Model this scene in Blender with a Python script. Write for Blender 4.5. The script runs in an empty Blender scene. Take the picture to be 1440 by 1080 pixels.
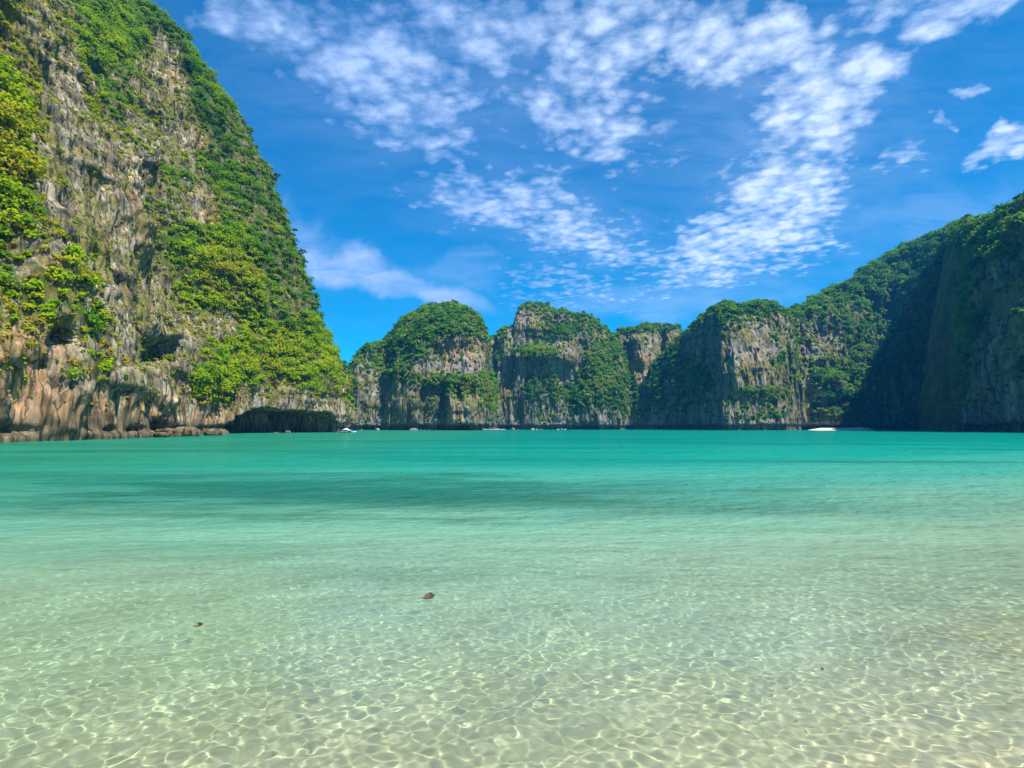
import bpy, math, random
import numpy as np
from mathutils import Vector

S = bpy.context.scene
COL = S.collection
R = math.radians
random.seed(7)

# ------------------------------------------------------------------ camera, sky, sun, exposure
F = 786.0                       # focal length in photo pixels (1440 wide)
CAMZ = 1.7
PITCH = math.atan2(61.0, F)     # horizon sits at photo row 601
cam_d = bpy.data.cameras.new('camera')
cam = bpy.data.objects.new('camera', cam_d)
COL.objects.link(cam)
S.camera = cam
cam.location = (0, 0, CAMZ)
cam.rotation_euler = (R(90) + PITCH, 0, 0)
cam_d.sensor_width = 36
cam_d.lens = 36 * F / 1440
cam_d.clip_start = 0.1
cam_d.clip_end = 6000
SUN_AZ, SUN_EL = R(134), R(60)  # clockwise from +Y
sun_vec = Vector((math.sin(SUN_AZ) * math.cos(SUN_EL), math.cos(SUN_AZ) * math.cos(SUN_EL), math.sin(SUN_EL)))
sd = bpy.data.lights.new('sun', 'SUN')
sd.energy = 5.0
sd.angle = R(0.5)
sd.color = (1.0, 0.95, 0.86)
sd.cycles.is_caustics_light = True
sun = bpy.data.objects.new('sun', sd)
COL.objects.link(sun)
sun.rotation_euler = sun_vec.to_track_quat('Z', 'Y').to_euler()
S.view_settings.view_transform = 'Standard'
S.view_settings.look = 'None'
S.view_settings.gamma = 1
S.view_settings.exposure = 0.92
S.render.engine = 'CYCLES'
S.cycles.use_denoising = True
S.cycles.max_bounces = 8
S.cycles.transparent_max_bounces = 12
S.cycles.sample_clamp_indirect = 6
S.cycles.sample_clamp_direct = 14

CP, SP = math.cos(PITCH), math.sin(PITCH)


def ray(px, py):
    a = (np.asarray(px, float) - 720) / F
    b = (540 - np.asarray(py, float)) / F
    return a, CP - SP * b, SP + CP * b


def P(px, py, D):
    """point on the ray of a photo pixel at forward distance D"""
    a, yw, zw = ray(px, py)
    k = D / yw
    return np.stack(np.broadcast_arrays(a * k, D + 0 * k, CAMZ + zw * k), -1)


def ground(px, py, z=0.0):
    a, yw, zw = ray(px, py)
    k = (z - CAMZ) / zw
    return float(a * k), float(yw * k), z


def proj(v):
    x, y, z = v[..., 0], v[..., 1], v[..., 2] - CAMZ
    fw = np.maximum(CP * y + SP * z, 0.5)
    up = -SP * y + CP * z
    return 720 + F * x / fw, 540 - F * up / fw


# ---- node helpers
class NT:
    def __init__(s, tree):
        s.t = tree
        tree.nodes.clear()

    def n(s, kind, ins=None, **kw):
        nd = s.t.nodes.new(kind)
        for k, v in kw.items():
            setattr(nd, k, v)
        for k, v in (ins or {}).items():
            if isinstance(v, bpy.types.NodeSocket):
                s.t.links.new(v, nd.inputs[k])
            else:
                nd.inputs[k].default_value = v
        return nd

    def m(s, op, a, b=0.0, c=0.0):
        nd = s.t.nodes.new('ShaderNodeMath')
        nd.operation = op
        for i, v in enumerate((a, b, c)):
            if isinstance(v, bpy.types.NodeSocket):
                s.t.links.new(v, nd.inputs[i])
            else:
                nd.inputs[i].default_value = v
        return nd.outputs[0]

    def mr(s, v, a, b, c=0.0, d=1.0, smooth=True):
        nd = s.t.nodes.new('ShaderNodeMapRange')
        nd.interpolation_type = 'SMOOTHSTEP' if smooth else 'LINEAR'
        s.t.links.new(v, nd.inputs[0])
        for i, q in enumerate((a, b, c, d)):
            nd.inputs[i + 1].default_value = q
        return nd.outputs[0]

    def ramp(s, v, stops):
        nd = s.t.nodes.new('ShaderNodeValToRGB')
        cr = nd.color_ramp
        while len(cr.elements) < len(stops):
            cr.elements.new(0.5)
        for e, (p, c) in zip(cr.elements, stops):
            e.position = p
            e.color = (*c, 1)
        s.t.links.new(v, nd.inputs[0])
        return nd.outputs[0]

    def mix(s, f, a, b, mode='MIX'):
        nd = s.t.nodes.new('ShaderNodeMix')
        nd.data_type = 'RGBA'
        nd.blend_type = mode
        for i, v in ((0, f), (6, a), (7, b)):
            if isinstance(v, bpy.types.NodeSocket):
                s.t.links.new(v, nd.inputs[i])
            else:
                nd.inputs[i].default_value = v if i == 0 else (*v, 1)
        return nd.outputs[2]

    def noise(s, vec, scale, detail=4, rough=0.55, dist=0.0, lac=2.0):
        nd = s.n('ShaderNodeTexNoise', {'Vector': vec, 'Scale': scale, 'Detail': detail, 'Roughness': rough,
                                        'Distortion': dist, 'Lacunarity': lac})
        return nd.outputs[0]

    def mapping(s, vec, scale=(1, 1, 1), loc=(0, 0, 0), rot=(0, 0, 0), kind='POINT'):
        nd = s.n('ShaderNodeMapping', {'Vector': vec, 'Location': loc, 'Rotation': rot, 'Scale': scale}, vector_type=kind)
        return nd.outputs[0]


def new_mat(name):
    m = bpy.data.materials.new(name)
    m.use_nodes = True
    return m, NT(m.node_tree)


# ---- the sky: Nishita, with a layer of altocumulus far above
world = bpy.data.worlds.new('World')
S.world = world
world.use_nodes = True
w = NT(world.node_tree)
sky = w.n('ShaderNodeTexSky', sky_type='NISHITA', sun_disc=False, sun_elevation=SUN_EL, sun_rotation=SUN_AZ,
          altitude=0, air_density=1.0, dust_density=0.3, ozone_density=3.0)
hs = w.n('ShaderNodeHueSaturation', {'Hue': 0.498, 'Saturation': 2.6, 'Value': 0.96, 'Color': sky.outputs[0]})
tc = w.n('ShaderNodeTexCoord').outputs['Generated']
sep = w.n('ShaderNodeSeparateXYZ', {0: tc})
dx, dy, dz = sep.outputs
ady = w.m('MAXIMUM', w.m('ABSOLUTE', dy), 0.03)
gx, gz = w.m('DIVIDE', dx, ady), w.m('DIVIDE', dz, ady)
gv = w.n('ShaderNodeCombineXYZ', {0: gx, 1: gz, 2: 0.0}).outputs[0]
zz = w.m('ADD', w.m('MAXIMUM', dz, 0.0), 0.10)
pv = w.n('ShaderNodeCombineXYZ', {0: w.m('DIVIDE', dx, zz), 1: w.m('DIVIDE', dy, zz), 2: 0.0}).outputs[0]
# where the sheets of cloud lie: (px, py, rx, ry, tilt deg, weight)
SHEETS = [(345, 25, 120, 80, 15, .95), (470, 55, 140, 100, 25, .9), (560, 110, 180, 115, 33, 1.0), (660, 45, 210, 105, 10, .92),
          (840, 70, 160, 130, 0, .88), (810, 165, 160, 85, 15, .88), (960, 50, 160, 100, 0, .92), (1080, 60, 150, 90, 0, .92),
          (742, 292, 205, 68, 14, 1.0), (860, 335, 110, 45, 10, .8),
          (1185, 110, 120, 80, -35, 1.0), (1125, 190, 130, 85, -30, 1.0), (1100, 270, 150, 95, -20, 1.0), (1040, 345, 180, 75, -14, 1.0),
          (1320, 15, 190, 55, -22, .88), (1215, 40, 140, 80, -30, .85),
          (1405, 212, 78, 27, -12, .95), (1320, 173, 26, 17, 5, .75), (1360, 128, 32, 20, 15, .72), (1180, 245, 150, 26, -8, .6),
          (820, 400, 170, 60, 5, .5)]
WISPS = [(500, 378, 150, 34, 17, 1.1), (590, 408, 110, 26, 14, 1.0), (430, 335, 60, 40, 30, .5), (960, 420, 230, 40, 0, .35),
         (1300, 300, 200, 40, -8, .22), (640, 380, 80, 30, 5, .35), (830, 430, 80, 30, 0, .35), (640, 120, 420, 170, 8, .24), (1110, 190, 250, 240, -20, .22), (760, 300, 240, 90, 12, .25)]


def sheet_mask(items, warp):
    acc = None
    for px, py, rx, ry, rot, wt in items:
        a, yw, zw = ray(px, py)
        loc = (float(a / yw), float(zw / yw), 0)
        k = 1 / (F * float(yw))
        mp = w.mapping(warp, scale=(rx * k, ry * k, 1), loc=loc, rot=(0, 0, -R(rot)), kind='TEXTURE')
        ln = w.n('ShaderNodeVectorMath', {0: mp}, operation='LENGTH').outputs['Value']
        v = w.mr(ln, 0.25, 1.25, wt, 0.0)
        acc = v if acc is None else w.m('SMOOTH_MAX', acc, v, 0.12)
    return acc


wn = w.n('ShaderNodeTexNoise', {'Vector': gv, 'Scale': 7.0, 'Detail': 4, 'Roughness': 0.55}).outputs['Color']
wv = w.n('ShaderNodeVectorMath', {0: wn, 1: (0.5, 0.5, 0.5)}, operation='SUBTRACT').outputs[0]
wv = w.n('ShaderNodeVectorMath', {0: wv, 3: 0.16}, operation='SCALE').outputs[0]
warp = w.n('ShaderNodeVectorMath', {0: gv, 1: wv}, operation='ADD').outputs[0]
mk = sheet_mask(SHEETS, warp)
pm = w.mapping(pv, scale=(1.0, 1.0, 1), rot=(0, 0, R(35)))
cell = w.n('ShaderNodeTexVoronoi', {'Vector': w.n('ShaderNodeVectorMath', {0: pm, 1: w.n('ShaderNodeVectorMath', {
    0: w.n('ShaderNodeTexNoise', {'Vector': pm, 'Scale': 14.0, 'Detail': 4}).outputs['Color'], 3: 0.11}, operation='SCALE').outputs[0]},
    operation='ADD').outputs[0], 'Scale': 13.0, 'Smoothness': 0.35}, feature='SMOOTH_F1').outputs['Distance']
fl = w.noise(pm, 22.0, 8, 0.7, 0.25)
stk = w.noise(w.mapping(pv, scale=(1.0, 3.2, 1), rot=(0, 0, R(-25))), 6.0, 7, 0.66, 0.5)
br = w.noise(pm, 4.2, 5, 0.62, 0.3)
cell2 = w.n('ShaderNodeTexVoronoi', {'Vector': pm, 'Scale': 27.0, 'Smoothness': 0.4}, feature='SMOOTH_F1').outputs['Distance']
tex = w.m('ADD', w.m('MULTIPLY', w.m('SUBTRACT', 0.40, cell), 0.9), w.m('MULTIPLY', w.m('SUBTRACT', fl, 0.5), 1.0))
tex = w.m('ADD', tex, w.m('MULTIPLY', w.m('SUBTRACT', 0.40, cell2), 0.5))
tex = w.m('ADD', tex, w.m('MULTIPLY', w.m('SUBTRACT', br, 0.5), 1.2))
tex = w.m('ADD', tex, w.m('MULTIPLY', w.m('SUBTRACT', stk, 0.5), 0.85))
dens = w.m('ADD', mk, w.m('MULTIPLY', tex, w.mr(mk, 0.0, 0.4, 0.0, 1.0)))
alpha = w.mr(dens, 0.17, 1.2, 0.0, 0.84, False)
ws = sheet_mask(WISPS, warp)
wt_n = w.noise(w.mapping(gv, scale=(3.0, 11.0, 1), rot=(0, 0, R(14))), 2.6, 6, 0.6, 0.6)
wa = w.m('MULTIPLY', ws, w.mr(wt_n, 0.2, 0.7, 0.25, 0.95))
alpha = w.m('MAXIMUM', alpha, wa)
lum = w.mr(w.m('ADD', w.mr(gx, -0.2, 0.45, 0.0, 1.0), w.m('MULTIPLY', w.m('SUBTRACT', dens, 0.7), 0.6)), 0.0, 1.3, 0.0, 1.0, False)
ccol = w.mix(lum, (2.6, 3.8, 6.4), (5.2, 6.1, 7.6))
skc = w.mix(alpha, hs.outputs[0], ccol)
bg = w.n('ShaderNodeBackground', {'Color': skc, 'Strength': 0.095})
w.n('ShaderNodeOutputWorld', {0: bg.outputs[0]})
world.cycles.sampling_method = 'MANUAL'
world.cycles.sample_map_resolution = 512

# ------------------------------------------------------------------ numpy helpers
_r = np.random.default_rng(11)
_perm = _r.permutation(256)
_perm = np.concatenate([_perm, _perm, _perm])
_g = _r.normal(size=(256, 3))
_g /= np.linalg.norm(_g, axis=1)[:, None]
_g = _g.astype(np.float32)


def perlin(x, y, z):
    xi, yi, zi = np.floor(x).astype(int), np.floor(y).astype(int), np.floor(z).astype(int)
    xf, yf, zf = (x - xi).astype(np.float32), (y - yi).astype(np.float32), (z - zi).astype(np.float32)
    u, v, t = [a * a * a * (a * (a * 6 - 15) + 10) for a in (xf, yf, zf)]
    out = 0
    for i in (0, 1):
        for j in (0, 1):
            for k in (0, 1):
                h = _perm[_perm[_perm[(xi + i) & 255] + ((yi + j) & 255)] + ((zi + k) & 255)]
                g = _g[h]
                d = g[..., 0] * (xf - i) + g[..., 1] * (yf - j) + g[..., 2] * (zf - k)
                out = out + (u if i else 1 - u) * (v if j else 1 - v) * (t if k else 1 - t) * d
    return out * 1.5


def fbm(v, sx, sy, sz, octs=4, seed=0, ridge=False, gain=0.5):
    x, y, z = v[..., 0] / sx + seed * 17.3, v[..., 1] / sy + seed * 5.1, v[..., 2] / sz + seed * 9.7
    a, s, out = 1.0, 0.0, 0.0
    for o in range(octs):
        q = perlin(x, y, z)
        if ridge:
            q = 1 - 2 * np.abs(q)
        out = out + a * q
        s += a
        a *= gain
        x, y, z = x * 2.03 + 3.7, y * 2.03 + 1.9, z * 2.03 + 7.1
    return out / s


def sstep(a, b, x):
    t = np.clip((x - a) / (b - a), 0, 1)
    return t * t * (3 - 2 * t)


def blobs(px, py, items, power=4):
    out = np.zeros_like(px)
    for it in items:
        x, y, rx, ry, wt = it[:5]
        c, s_ = (math.cos(R(it[5])), math.sin(R(it[5]))) if len(it) > 5 else (1, 0)
        u = ((px - x) * c + (py - y) * s_) / rx
        v = (-(px - x) * s_ + (py - y) * c) / ry
        out += wt * np.exp(-(np.abs(u) ** power + np.abs(v) ** power))  # soft-edged patch
    return out


def interp(u, pts):
    pts = sorted(pts)
    return np.interp(u, [p[0] for p in pts], [p[1] for p in pts])


def link_mesh(name, verts, faces, mat, attrs=None, smooth=True, parent=None):
    """faces: (n,4) or (n,3) int array, or list"""
    me = bpy.data.meshes.new(name)
    verts = np.asarray(verts, np.float32).reshape(-1, 3)
    faces = np.asarray(faces, np.int32)
    n, k = faces.shape
    me.vertices.add(len(verts))
    me.vertices.foreach_set('co', verts.ravel())
    me.loops.add(n * k)
    me.loops.foreach_set('vertex_index', faces.ravel())
    me.polygons.add(n)
    me.polygons.foreach_set('loop_start', np.arange(0, n * k, k, dtype=np.int32))
    me.update(calc_edges=True)
    me.polygons.foreach_set('use_smooth', np.full(n, smooth))
    for an, av in (attrs or {}).items():
        a = me.attributes.new(an, 'FLOAT', 'POINT')
        a.data.foreach_set('value', np.asarray(av, np.float32).ravel())
    me.materials.append(mat)
    o = bpy.data.objects.new(name, me)
    COL.objects.link(o)
    o.parent = parent
    return o


def grid_faces(n, m, off=0):
    i = np.arange(n * m).reshape(n, m) + off
    return np.stack([i[:-1, :-1], i[:-1, 1:], i[1:, 1:], i[1:, :-1]], -1).reshape(-1, 4)


def grid_normals(V):
    du = np.gradient(V, axis=1)
    dv = np.gradient(V, axis=0)
    n = np.cross(du, dv)
    area = np.linalg.norm(n, axis=-1)
    return n / np.maximum(area, 1e-9)[..., None], area


def tag(o, label=None, cat=None, group=None, kind=None):
    for k, v in (('label', label), ('category', cat), ('group', group), ('kind', kind)):
        if v:
            o[k] = v
    return o


# ------------------------------------------------------------------ materials
def rock_material(name, dark, mid, pale, warm, fine):
    m, t = new_mat(name)
    g = t.n('ShaderNodeNewGeometry')
    pos = g.outputs['Position']
    veg = t.n('ShaderNodeAttribute', attribute_name='veg').outputs['Fac']
    tan = t.n('ShaderNodeAttribute', attribute_name='tan').outputs['Fac']
    st = t.mapping(pos, scale=(1, 1, 0.13))
    n1 = t.noise(st, 0.16 * fine, 6, 0.68, 0.4)
    n2 = t.noise(st, 0.9 * fine, 5, 0.65, 0.3)
    n3 = t.noise(pos, 0.05 * fine, 4, 0.6)
    n4 = t.noise(pos, 2.6 * fine, 4, 0.7)
    c = t.ramp(t.m('ADD', t.m('ADD', t.m('MULTIPLY', n1, 0.5), t.m('MULTIPLY', n2, 0.3)), t.m('MULTIPLY', n4, 0.2)),
               [(0.38, dark), (0.48, mid), (0.56, pale), (0.66, tuple(min(1, q * 1.35) for q in pale))])
    wm = t.m('MULTIPLY', t.mr(t.noise(st, 0.22 * fine, 4, 0.6), 0.34, 0.58), t.m('MULTIPLY_ADD', tan, 0.85, 0.13))
    c = t.mix(wm, c, t.mix(t.mr(n2, 0.4, 0.65), warm, tuple(min(1, q * 1.9) for q in warm)))
    sk = t.noise(t.mapping(pos, scale=(1, 1, 0.07)), 0.55 * fine, 4, 0.6)
    c = t.mix(t.mr(sk, 0.52, 0.68, 0, 0.75), c, tuple(q * 0.6 for q in dark))          # black algae streaks
    c = t.mix(t.m('MULTIPLY', t.mr(sk, 0.42, 0.32, 0, 0.7), tan), c, (0.62, 0.55, 0.46))   # pale drip stone
    ol = t.m('ADD', t.noise(pos, 0.12 * fine, 6, 0.72), t.m('MULTIPLY', t.m('SUBTRACT', t.noise(pos, 1.6 * fine, 4, 0.7), 0.5), 0.5))
    lowz = t.mr(t.n('ShaderNodeSeparateXYZ', {0: pos}).outputs[2], 5.0, 14.0, 0.25, 1.0)
    olc = t.ramp(t.noise(pos, 0.8 * fine, 4, 0.7), [(0.35, (0.055, 0.08, 0.012)), (0.5, (0.16, 0.165, 0.025)), (0.62, (0.24, 0.18, 0.05))])
    c = t.mix(t.m('MULTIPLY', t.mr(ol, 0.44, 0.57, 0, 0.85), lowz), c, olc)      # dry moss and grass on the stone
    ck = t.n('ShaderNodeTexVoronoi', {'Vector': t.n('ShaderNodeVectorMath', {0: t.mapping(pos, scale=(1, 1, 0.2)), 1: t.n('ShaderNodeTexNoise', {'Vector': pos, 'Scale': 0.8 * fine, 'Detail': 3}).outputs['Color']}, operation='ADD').outputs[0], 'Scale': 0.42 * fine}, feature='DISTANCE_TO_EDGE').outputs[0]
    c = t.mix(t.mr(ck, 0.07, 0.015, 0, 0.7 if fine > 0.8 else 0.3), c, (0.02, 0.022, 0.018))             # cracks
    vn = t.noise(pos, 0.55 * fine, 5, 0.65)
    vf = t.mr(t.m('ADD', veg, t.m('MULTIPLY', t.m('SUBTRACT', vn, 0.5), 1.5)), 0.38, 0.62)
    vc = t.ramp(t.noise(pos, 0.2 * fine, 4, 0.6), [(0.3, (0.018, 0.045, 0.008)), (0.5, (0.05, 0.085, 0.012)), (0.65, (0.13, 0.12, 0.03))])
    c = t.mix(t.m('MULTIPLY', vf, 0.9), c, vc)
    sepz = t.n('ShaderNodeSeparateXYZ', {0: pos}).outputs[2]
    wet = t.mr(t.m('ADD', sepz, t.m('MULTIPLY', t.noise(st, 0.35, 5), -5.0)), -0.9, 2.2, 0.85, 0.0)
    c = t.mix(wet, c, t.mix(t.mr(n2, 0.4, 0.6), (0.06, 0.052, 0.03), (0.20, 0.155, 0.085)))                     # tidal band of weed and barnacle
    h1 = t.noise(st, 0.5 * fine, 8, 0.68, 0.3)
    h2 = t.n('ShaderNodeTexVoronoi', {'Vector': t.mapping(pos, scale=(1, 1, 0.22)), 'Scale': 0.55 * fine}, feature='DISTANCE_TO_EDGE').outputs[0]
    hh = t.m('ADD', h1, t.m('MULTIPLY', t.mr(h2, 0.0, 0.25), 0.35))
    bp = t.n('ShaderNodeBump', {'Strength': 0.9, 'Distance': 1.6 / fine, 'Height': hh})
    b = t.n('ShaderNodeBsdfPrincipled', {'Base Color': c, 'Roughness': 0.9, 'Normal': bp.outputs[0]})
    b.inputs['Specular IOR Level'].default_value = 0.15
    t.n('ShaderNodeOutputMaterial', {0: b.outputs[0]})
    return m


def leaf_material(name, gain=(1.0, 1.0, 1.0)):
    m, t = new_mat(name)
    f = t.n('ShaderNodeAttribute', attribute_name='tint').outputs['Fac']
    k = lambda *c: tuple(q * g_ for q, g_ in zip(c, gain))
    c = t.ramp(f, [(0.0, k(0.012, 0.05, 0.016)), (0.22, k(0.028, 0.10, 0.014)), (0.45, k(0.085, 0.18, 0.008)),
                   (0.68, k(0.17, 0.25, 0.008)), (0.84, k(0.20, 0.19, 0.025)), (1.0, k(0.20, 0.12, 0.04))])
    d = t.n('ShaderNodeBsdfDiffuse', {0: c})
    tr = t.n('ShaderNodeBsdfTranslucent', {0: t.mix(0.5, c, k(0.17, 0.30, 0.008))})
    mx = t.n('ShaderNodeMixShader', {0: 0.40, 1: d.outputs[0], 2: tr.outputs[0]})
    t.n('ShaderNodeOutputMaterial', {0: mx.outputs[0]})
    return m


def plain_mat(name, col, rough=0.6, vary=0.15, scale=8.0):
    m, t = new_mat(name)
    pos = t.n('ShaderNodeTexCoord').outputs['Object']
    n = t.noise(pos, scale, 4, 0.6)
    c = t.mix(t.mr(n, 0.3, 0.7), tuple(q * (1 - vary) for q in col), tuple(min(1, q * (1 + vary)) for q in col))
    b = t.n('ShaderNodeBsdfPrincipled', {'Base Color': c, 'Roughness': rough})
    t.n('ShaderNodeOutputMaterial', {0: b.outputs[0]})
    return m


ROCK_NEAR = rock_material('limestone_near', (0.03, 0.032, 0.028), (0.17, 0.155, 0.112), (0.40, 0.365, 0.275), (0.36, 0.20, 0.10), 1.0)
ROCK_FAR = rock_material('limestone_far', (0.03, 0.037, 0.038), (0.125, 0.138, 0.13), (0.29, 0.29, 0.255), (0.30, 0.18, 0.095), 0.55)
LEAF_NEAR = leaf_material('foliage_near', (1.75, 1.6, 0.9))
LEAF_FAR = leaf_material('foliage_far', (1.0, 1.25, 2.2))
BARK = plain_mat('bark', (0.13, 0.10, 0.07), 0.9, 0.3, 3.0)


# ------------------------------------------------------------------ foliage
def leaf_cloud(cent, rad, tint, m_each, leaf, rng, flat=0.8):
    """leaf-clump faces spread through each bush's volume; returns verts, faces, tint"""
    N = len(cent)
    cnt = np.maximum(8, (m_each * (rad / rad.mean()) ** 1.3).astype(int)) if N else np.zeros(0, int)
    idx = np.repeat(np.arange(N), cnt)
    M = len(idx)
    d = rng.normal(size=(M, 3))
    d /= np.linalg.norm(d, axis=1)[:, None]
    d[:, 2] = np.where(d[:, 2] < -0.35, -d[:, 2], d[:, 2])
    rr = rad[idx] * rng.uniform(0.45, 1.08, M) ** 0.8
    lump = 1 + 0.35 * np.sin(d[:, 0] * 4 + idx * 1.7) * np.cos(d[:, 1] * 5 + idx * 2.3)
    p = cent[idx] + d * (rr * lump)[:, None] * np.array([1, 1, flat])
    n = d * 0.9 + rng.normal(size=(M, 3)) * 0.45 + np.array([0.15, -0.15, 0.40])
    n /= np.linalg.norm(n, axis=1)[:, None]
    a = np.cross(n, rng.normal(size=(M, 3)))
    a /= np.linalg.norm(a, axis=1)[:, None]
    b = np.cross(n, a)
    s = (leaf[idx] if isinstance(leaf, np.ndarray) else leaf) * rng.uniform(0.6, 1.3, M)
    a, b = a * s[:, None], b * (s * rng.uniform(0.5, 0.9, M))[:, None]
    bend = n * (s * 0.25)[:, None]
    V = np.stack([p - a, p - b * 0.9 + bend, p + a * 0.8, p + b - bend * 0.3], 1).reshape(-1, 3)
    T = np.clip(np.repeat(tint[idx] + rng.normal(size=M) * 0.06, 4), 0, 1)
    return V, np.arange(M * 4).reshape(-1, 4), T


def pick(weights, n, rng):
    wv_ = np.maximum(weights.ravel(), 0)
    c = np.cumsum(wv_)
    return np.searchsorted(c, rng.uniform(0, c[-1], n))


# ------------------------------------------------------------------ the near left cliff
def left_cliff():
    base = [(-46, -12), (-54, 12), (-58.5, 40), (-60.5, 58), (-61.2, 68), (-62, 78), (-64, 90), (-67, 101), (-69, 110), (-73, 117), (-78.5, 126),
            (-81, 138), (-80.5, 148), (-79, 160), (-77.5, 167), (-73.5, 174), (-69, 181), (-65, 187), (-62.6, 194), (-62.6, 202), (-66, 214), (-78, 232),
            (-100, 255), (-150, 280)]
    B = np.array(base, float)
    # Catmull-Rom resample
    pts = []
    for i in range(len(B) - 1):
        p0, p1, p2, p3 = B[max(i - 1, 0)], B[i], B[i + 1], B[min(i + 2, len(B) - 1)]
        for q in np.linspace(0, 1, 60, endpoint=False):
            pts.append(0.5 * ((2 * p1) + (p2 - p0) * q + (2 * p0 - 5 * p1 + 4 * p2 - p3) * q * q + (3 * p1 - p0 - 3 * p2 + p3) * q ** 3))
    pts = np.array(pts)
    L = np.concatenate([[0], np.cumsum(np.linalg.norm(np.diff(pts, axis=0), axis=1))])
    s = np.arange(0, L[-1], 0.42)
    C = np.stack([np.interp(s, L, pts[:, 0]), np.interp(s, L, pts[:, 1])], -1)
    T = np.gradient(C, axis=0)
    k = np.ones(61) / 61                                   # smooth frame so setbacks do not cross
    T = np.stack([np.convolve(np.pad(T[:, i], 30, 'edge'), k, 'valid') for i in (0, 1)], -1)
    T /= np.linalg.norm(T, axis=1)[:, None]
    Nn = np.stack([T[:, 1], -T[:, 0]], -1)                 # outward, towards the bay
    # lean of the wall from the skyline at the far nose
    sil = [(493, 600), (487, 570), (478, 535), (462, 497), (448, 455), (440, 425), (430, 385), (412, 340), (395, 305), (372, 258),
           (345, 200), (318, 150), (290, 106), (262, 66), (230, 33), (190, 2), (120, -40), (20, -75)]
    q = P([p[0] for p in sil], [p[1] for p in sil], 200.0)
    fz, ff = q[:, 2], -58.2 - q[:, 0]
    zs = np.concatenate([np.linspace(-3, 14, 52), np.arange(14.4, 165, 0.46), np.linspace(165.5, fz[-1], 10)])
    fs = np.interp(zs, fz, ff)
    fs = np.convolve(np.pad(fs, 6, 'edge'), np.ones(13) / 13, 'valid')
    n, m = len(zs), len(s)
    V = np.zeros((n, m, 3))
    V[..., 0] = C[:, 0] - Nn[:, 0] * 0 - fs[:, None] * (0.35 + 0.65 * np.clip(Nn[:, 0], 0, 1))
    V[..., 1] = C[:, 1] - Nn[:, 1] * fs[:, None] * 0.38
    V[..., 2] = zs[:, None]
    z = V[..., 2]
    px, py = proj(V)
    nz = np.clip(z / 20, 0, 1)
    d = 6.5 * fbm(V, 34, 34, 60, 3, 1) * nz
    d += 3.4 * fbm(V, 13, 13, 46, 4, 2, ridge=True)
    d += 1.9 * fbm(V, 4.5, 4.5, 30, 4, 3, ridge=True)
    d += 0.7 * fbm(V, 1.5, 1.5, 7, 3, 4, ridge=True)
    led = fbm(V, 40, 40, 9, 3, 5)
    d += 1.5 * sstep(-0.05, 0.25, led)
    # hollows and buttresses seen on the face
    d += blobs(px, py, [(200, 495, 16, 16, -4.5), (28, 470, 22, 16, -3.0), (8, 410, 26, 75, 2.6), (55, 525, 14, 45, 2.0), (230, 110, 30, 45, -2.5, -25),
                        (165, 270, 26, 90, 2.5), (262, 520, 10, 70, 3.2), (345, 550, 28, 30, 1.5), (420, 540, 20, 26, 1.5)])
    # undercut at the waterline, sea cave beyond px 320, rock shelf in front of the near part
    far = sstep(312, 334, px) * (1 - sstep(468, 488, px)) * (1 - sstep(187, 194, V[..., 1]))
    mid = sstep(195, 215, px) * (1 - sstep(318, 335, px))
    un = fbm(V * np.array([1, 1, 0.0]), 9, 9, 9, 3, 8)
    zc = (1.5 + 2.8 * un) * (1 - far) + (6.9 + 1.7 * un) * far + mid * 1.0
    uc = 1 - sstep(zc - 0.7, zc + 0.5, z)
    d = d * (1 - 0.85 * uc * far)
    d -= uc * (1.5 * (1 - far) + 15.0 * far + 2.2 * mid * sstep(-.1, .2, un))
    shelf = (1 - sstep(0.6, 1.7, z + 0.5 * un)) * (1 - sstep(300, 330, px)) * (y_gate(V[..., 1]))
    d = d * (1 - 0.75 * shelf) + shelf * (3.3 + 0.6 * un)
    d *= np.clip((n - 1 - np.arange(n))[:, None] / 12.0, 0, 1)
    V[..., 0] += d * Nn[:, 0]
    V[..., 1] += d * Nn[:, 1]
    V[..., 2] += 0.35 * d * sstep(8, 20, z) * 0.4
    nor, area = grid_normals(V)
    sgn = np.sign(np.median(nor[..., 0]))
    nor *= sgn
    px, py = proj(V)
    z = V[..., 2]
    cov = 0.37 + 0.6 * fbm(V, 14, 14, 30, 4, 21) + 0.45 * np.clip(nor[..., 2] - 0.22, -0.25, 0.5) + 0.16 * sstep(60, 130, z)
    cov += blobs(px, py, [(15, 210, 48, 110, .6), (95, 420, 60, 60, .3), (315, 385, 72, 58, .8), (300, 560, 32, 42, .9), (390, 490, 80, 50, .6),
                          (440, 520, 30, 50, .4), (140, 40, 60, 60, .5), (300, 200, 45, 120, .16, -28), (390, 330, 30, 110, .18, -20), (250, 60, 30, 90, .25, -32),
                          (130, 520, 50, 22, .5), (240, 300, 40, 70, .3, -20), (350, 500, 70, 30, .4)])
    cov -= blobs(px, py, [(75, 140, 45, 170, .5), (170, 320, 60, 110, .55), (210, 470, 60, 100, .4), (60, 330, 40, 60, .2), (230, 100, 30, 46, .7, -25), (260, 195, 28, 20, .6), (40, 520, 60, 60, .6),
                          (190, 560, 90, 34, .6), (270, 290, 40, 28, .35), (335, 560, 35, 34, .5), (415, 560, 30, 28, .4), (260, 480, 20, 30, .2), (450, 575, 35, 14, .5), (310, 460, 28, 24, .55),
                          (145, 230, 40, 60, .2)])
    cov *= sstep(5, 11, z + 3 * un)
    cov = np.clip(cov, 0, 1)
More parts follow.
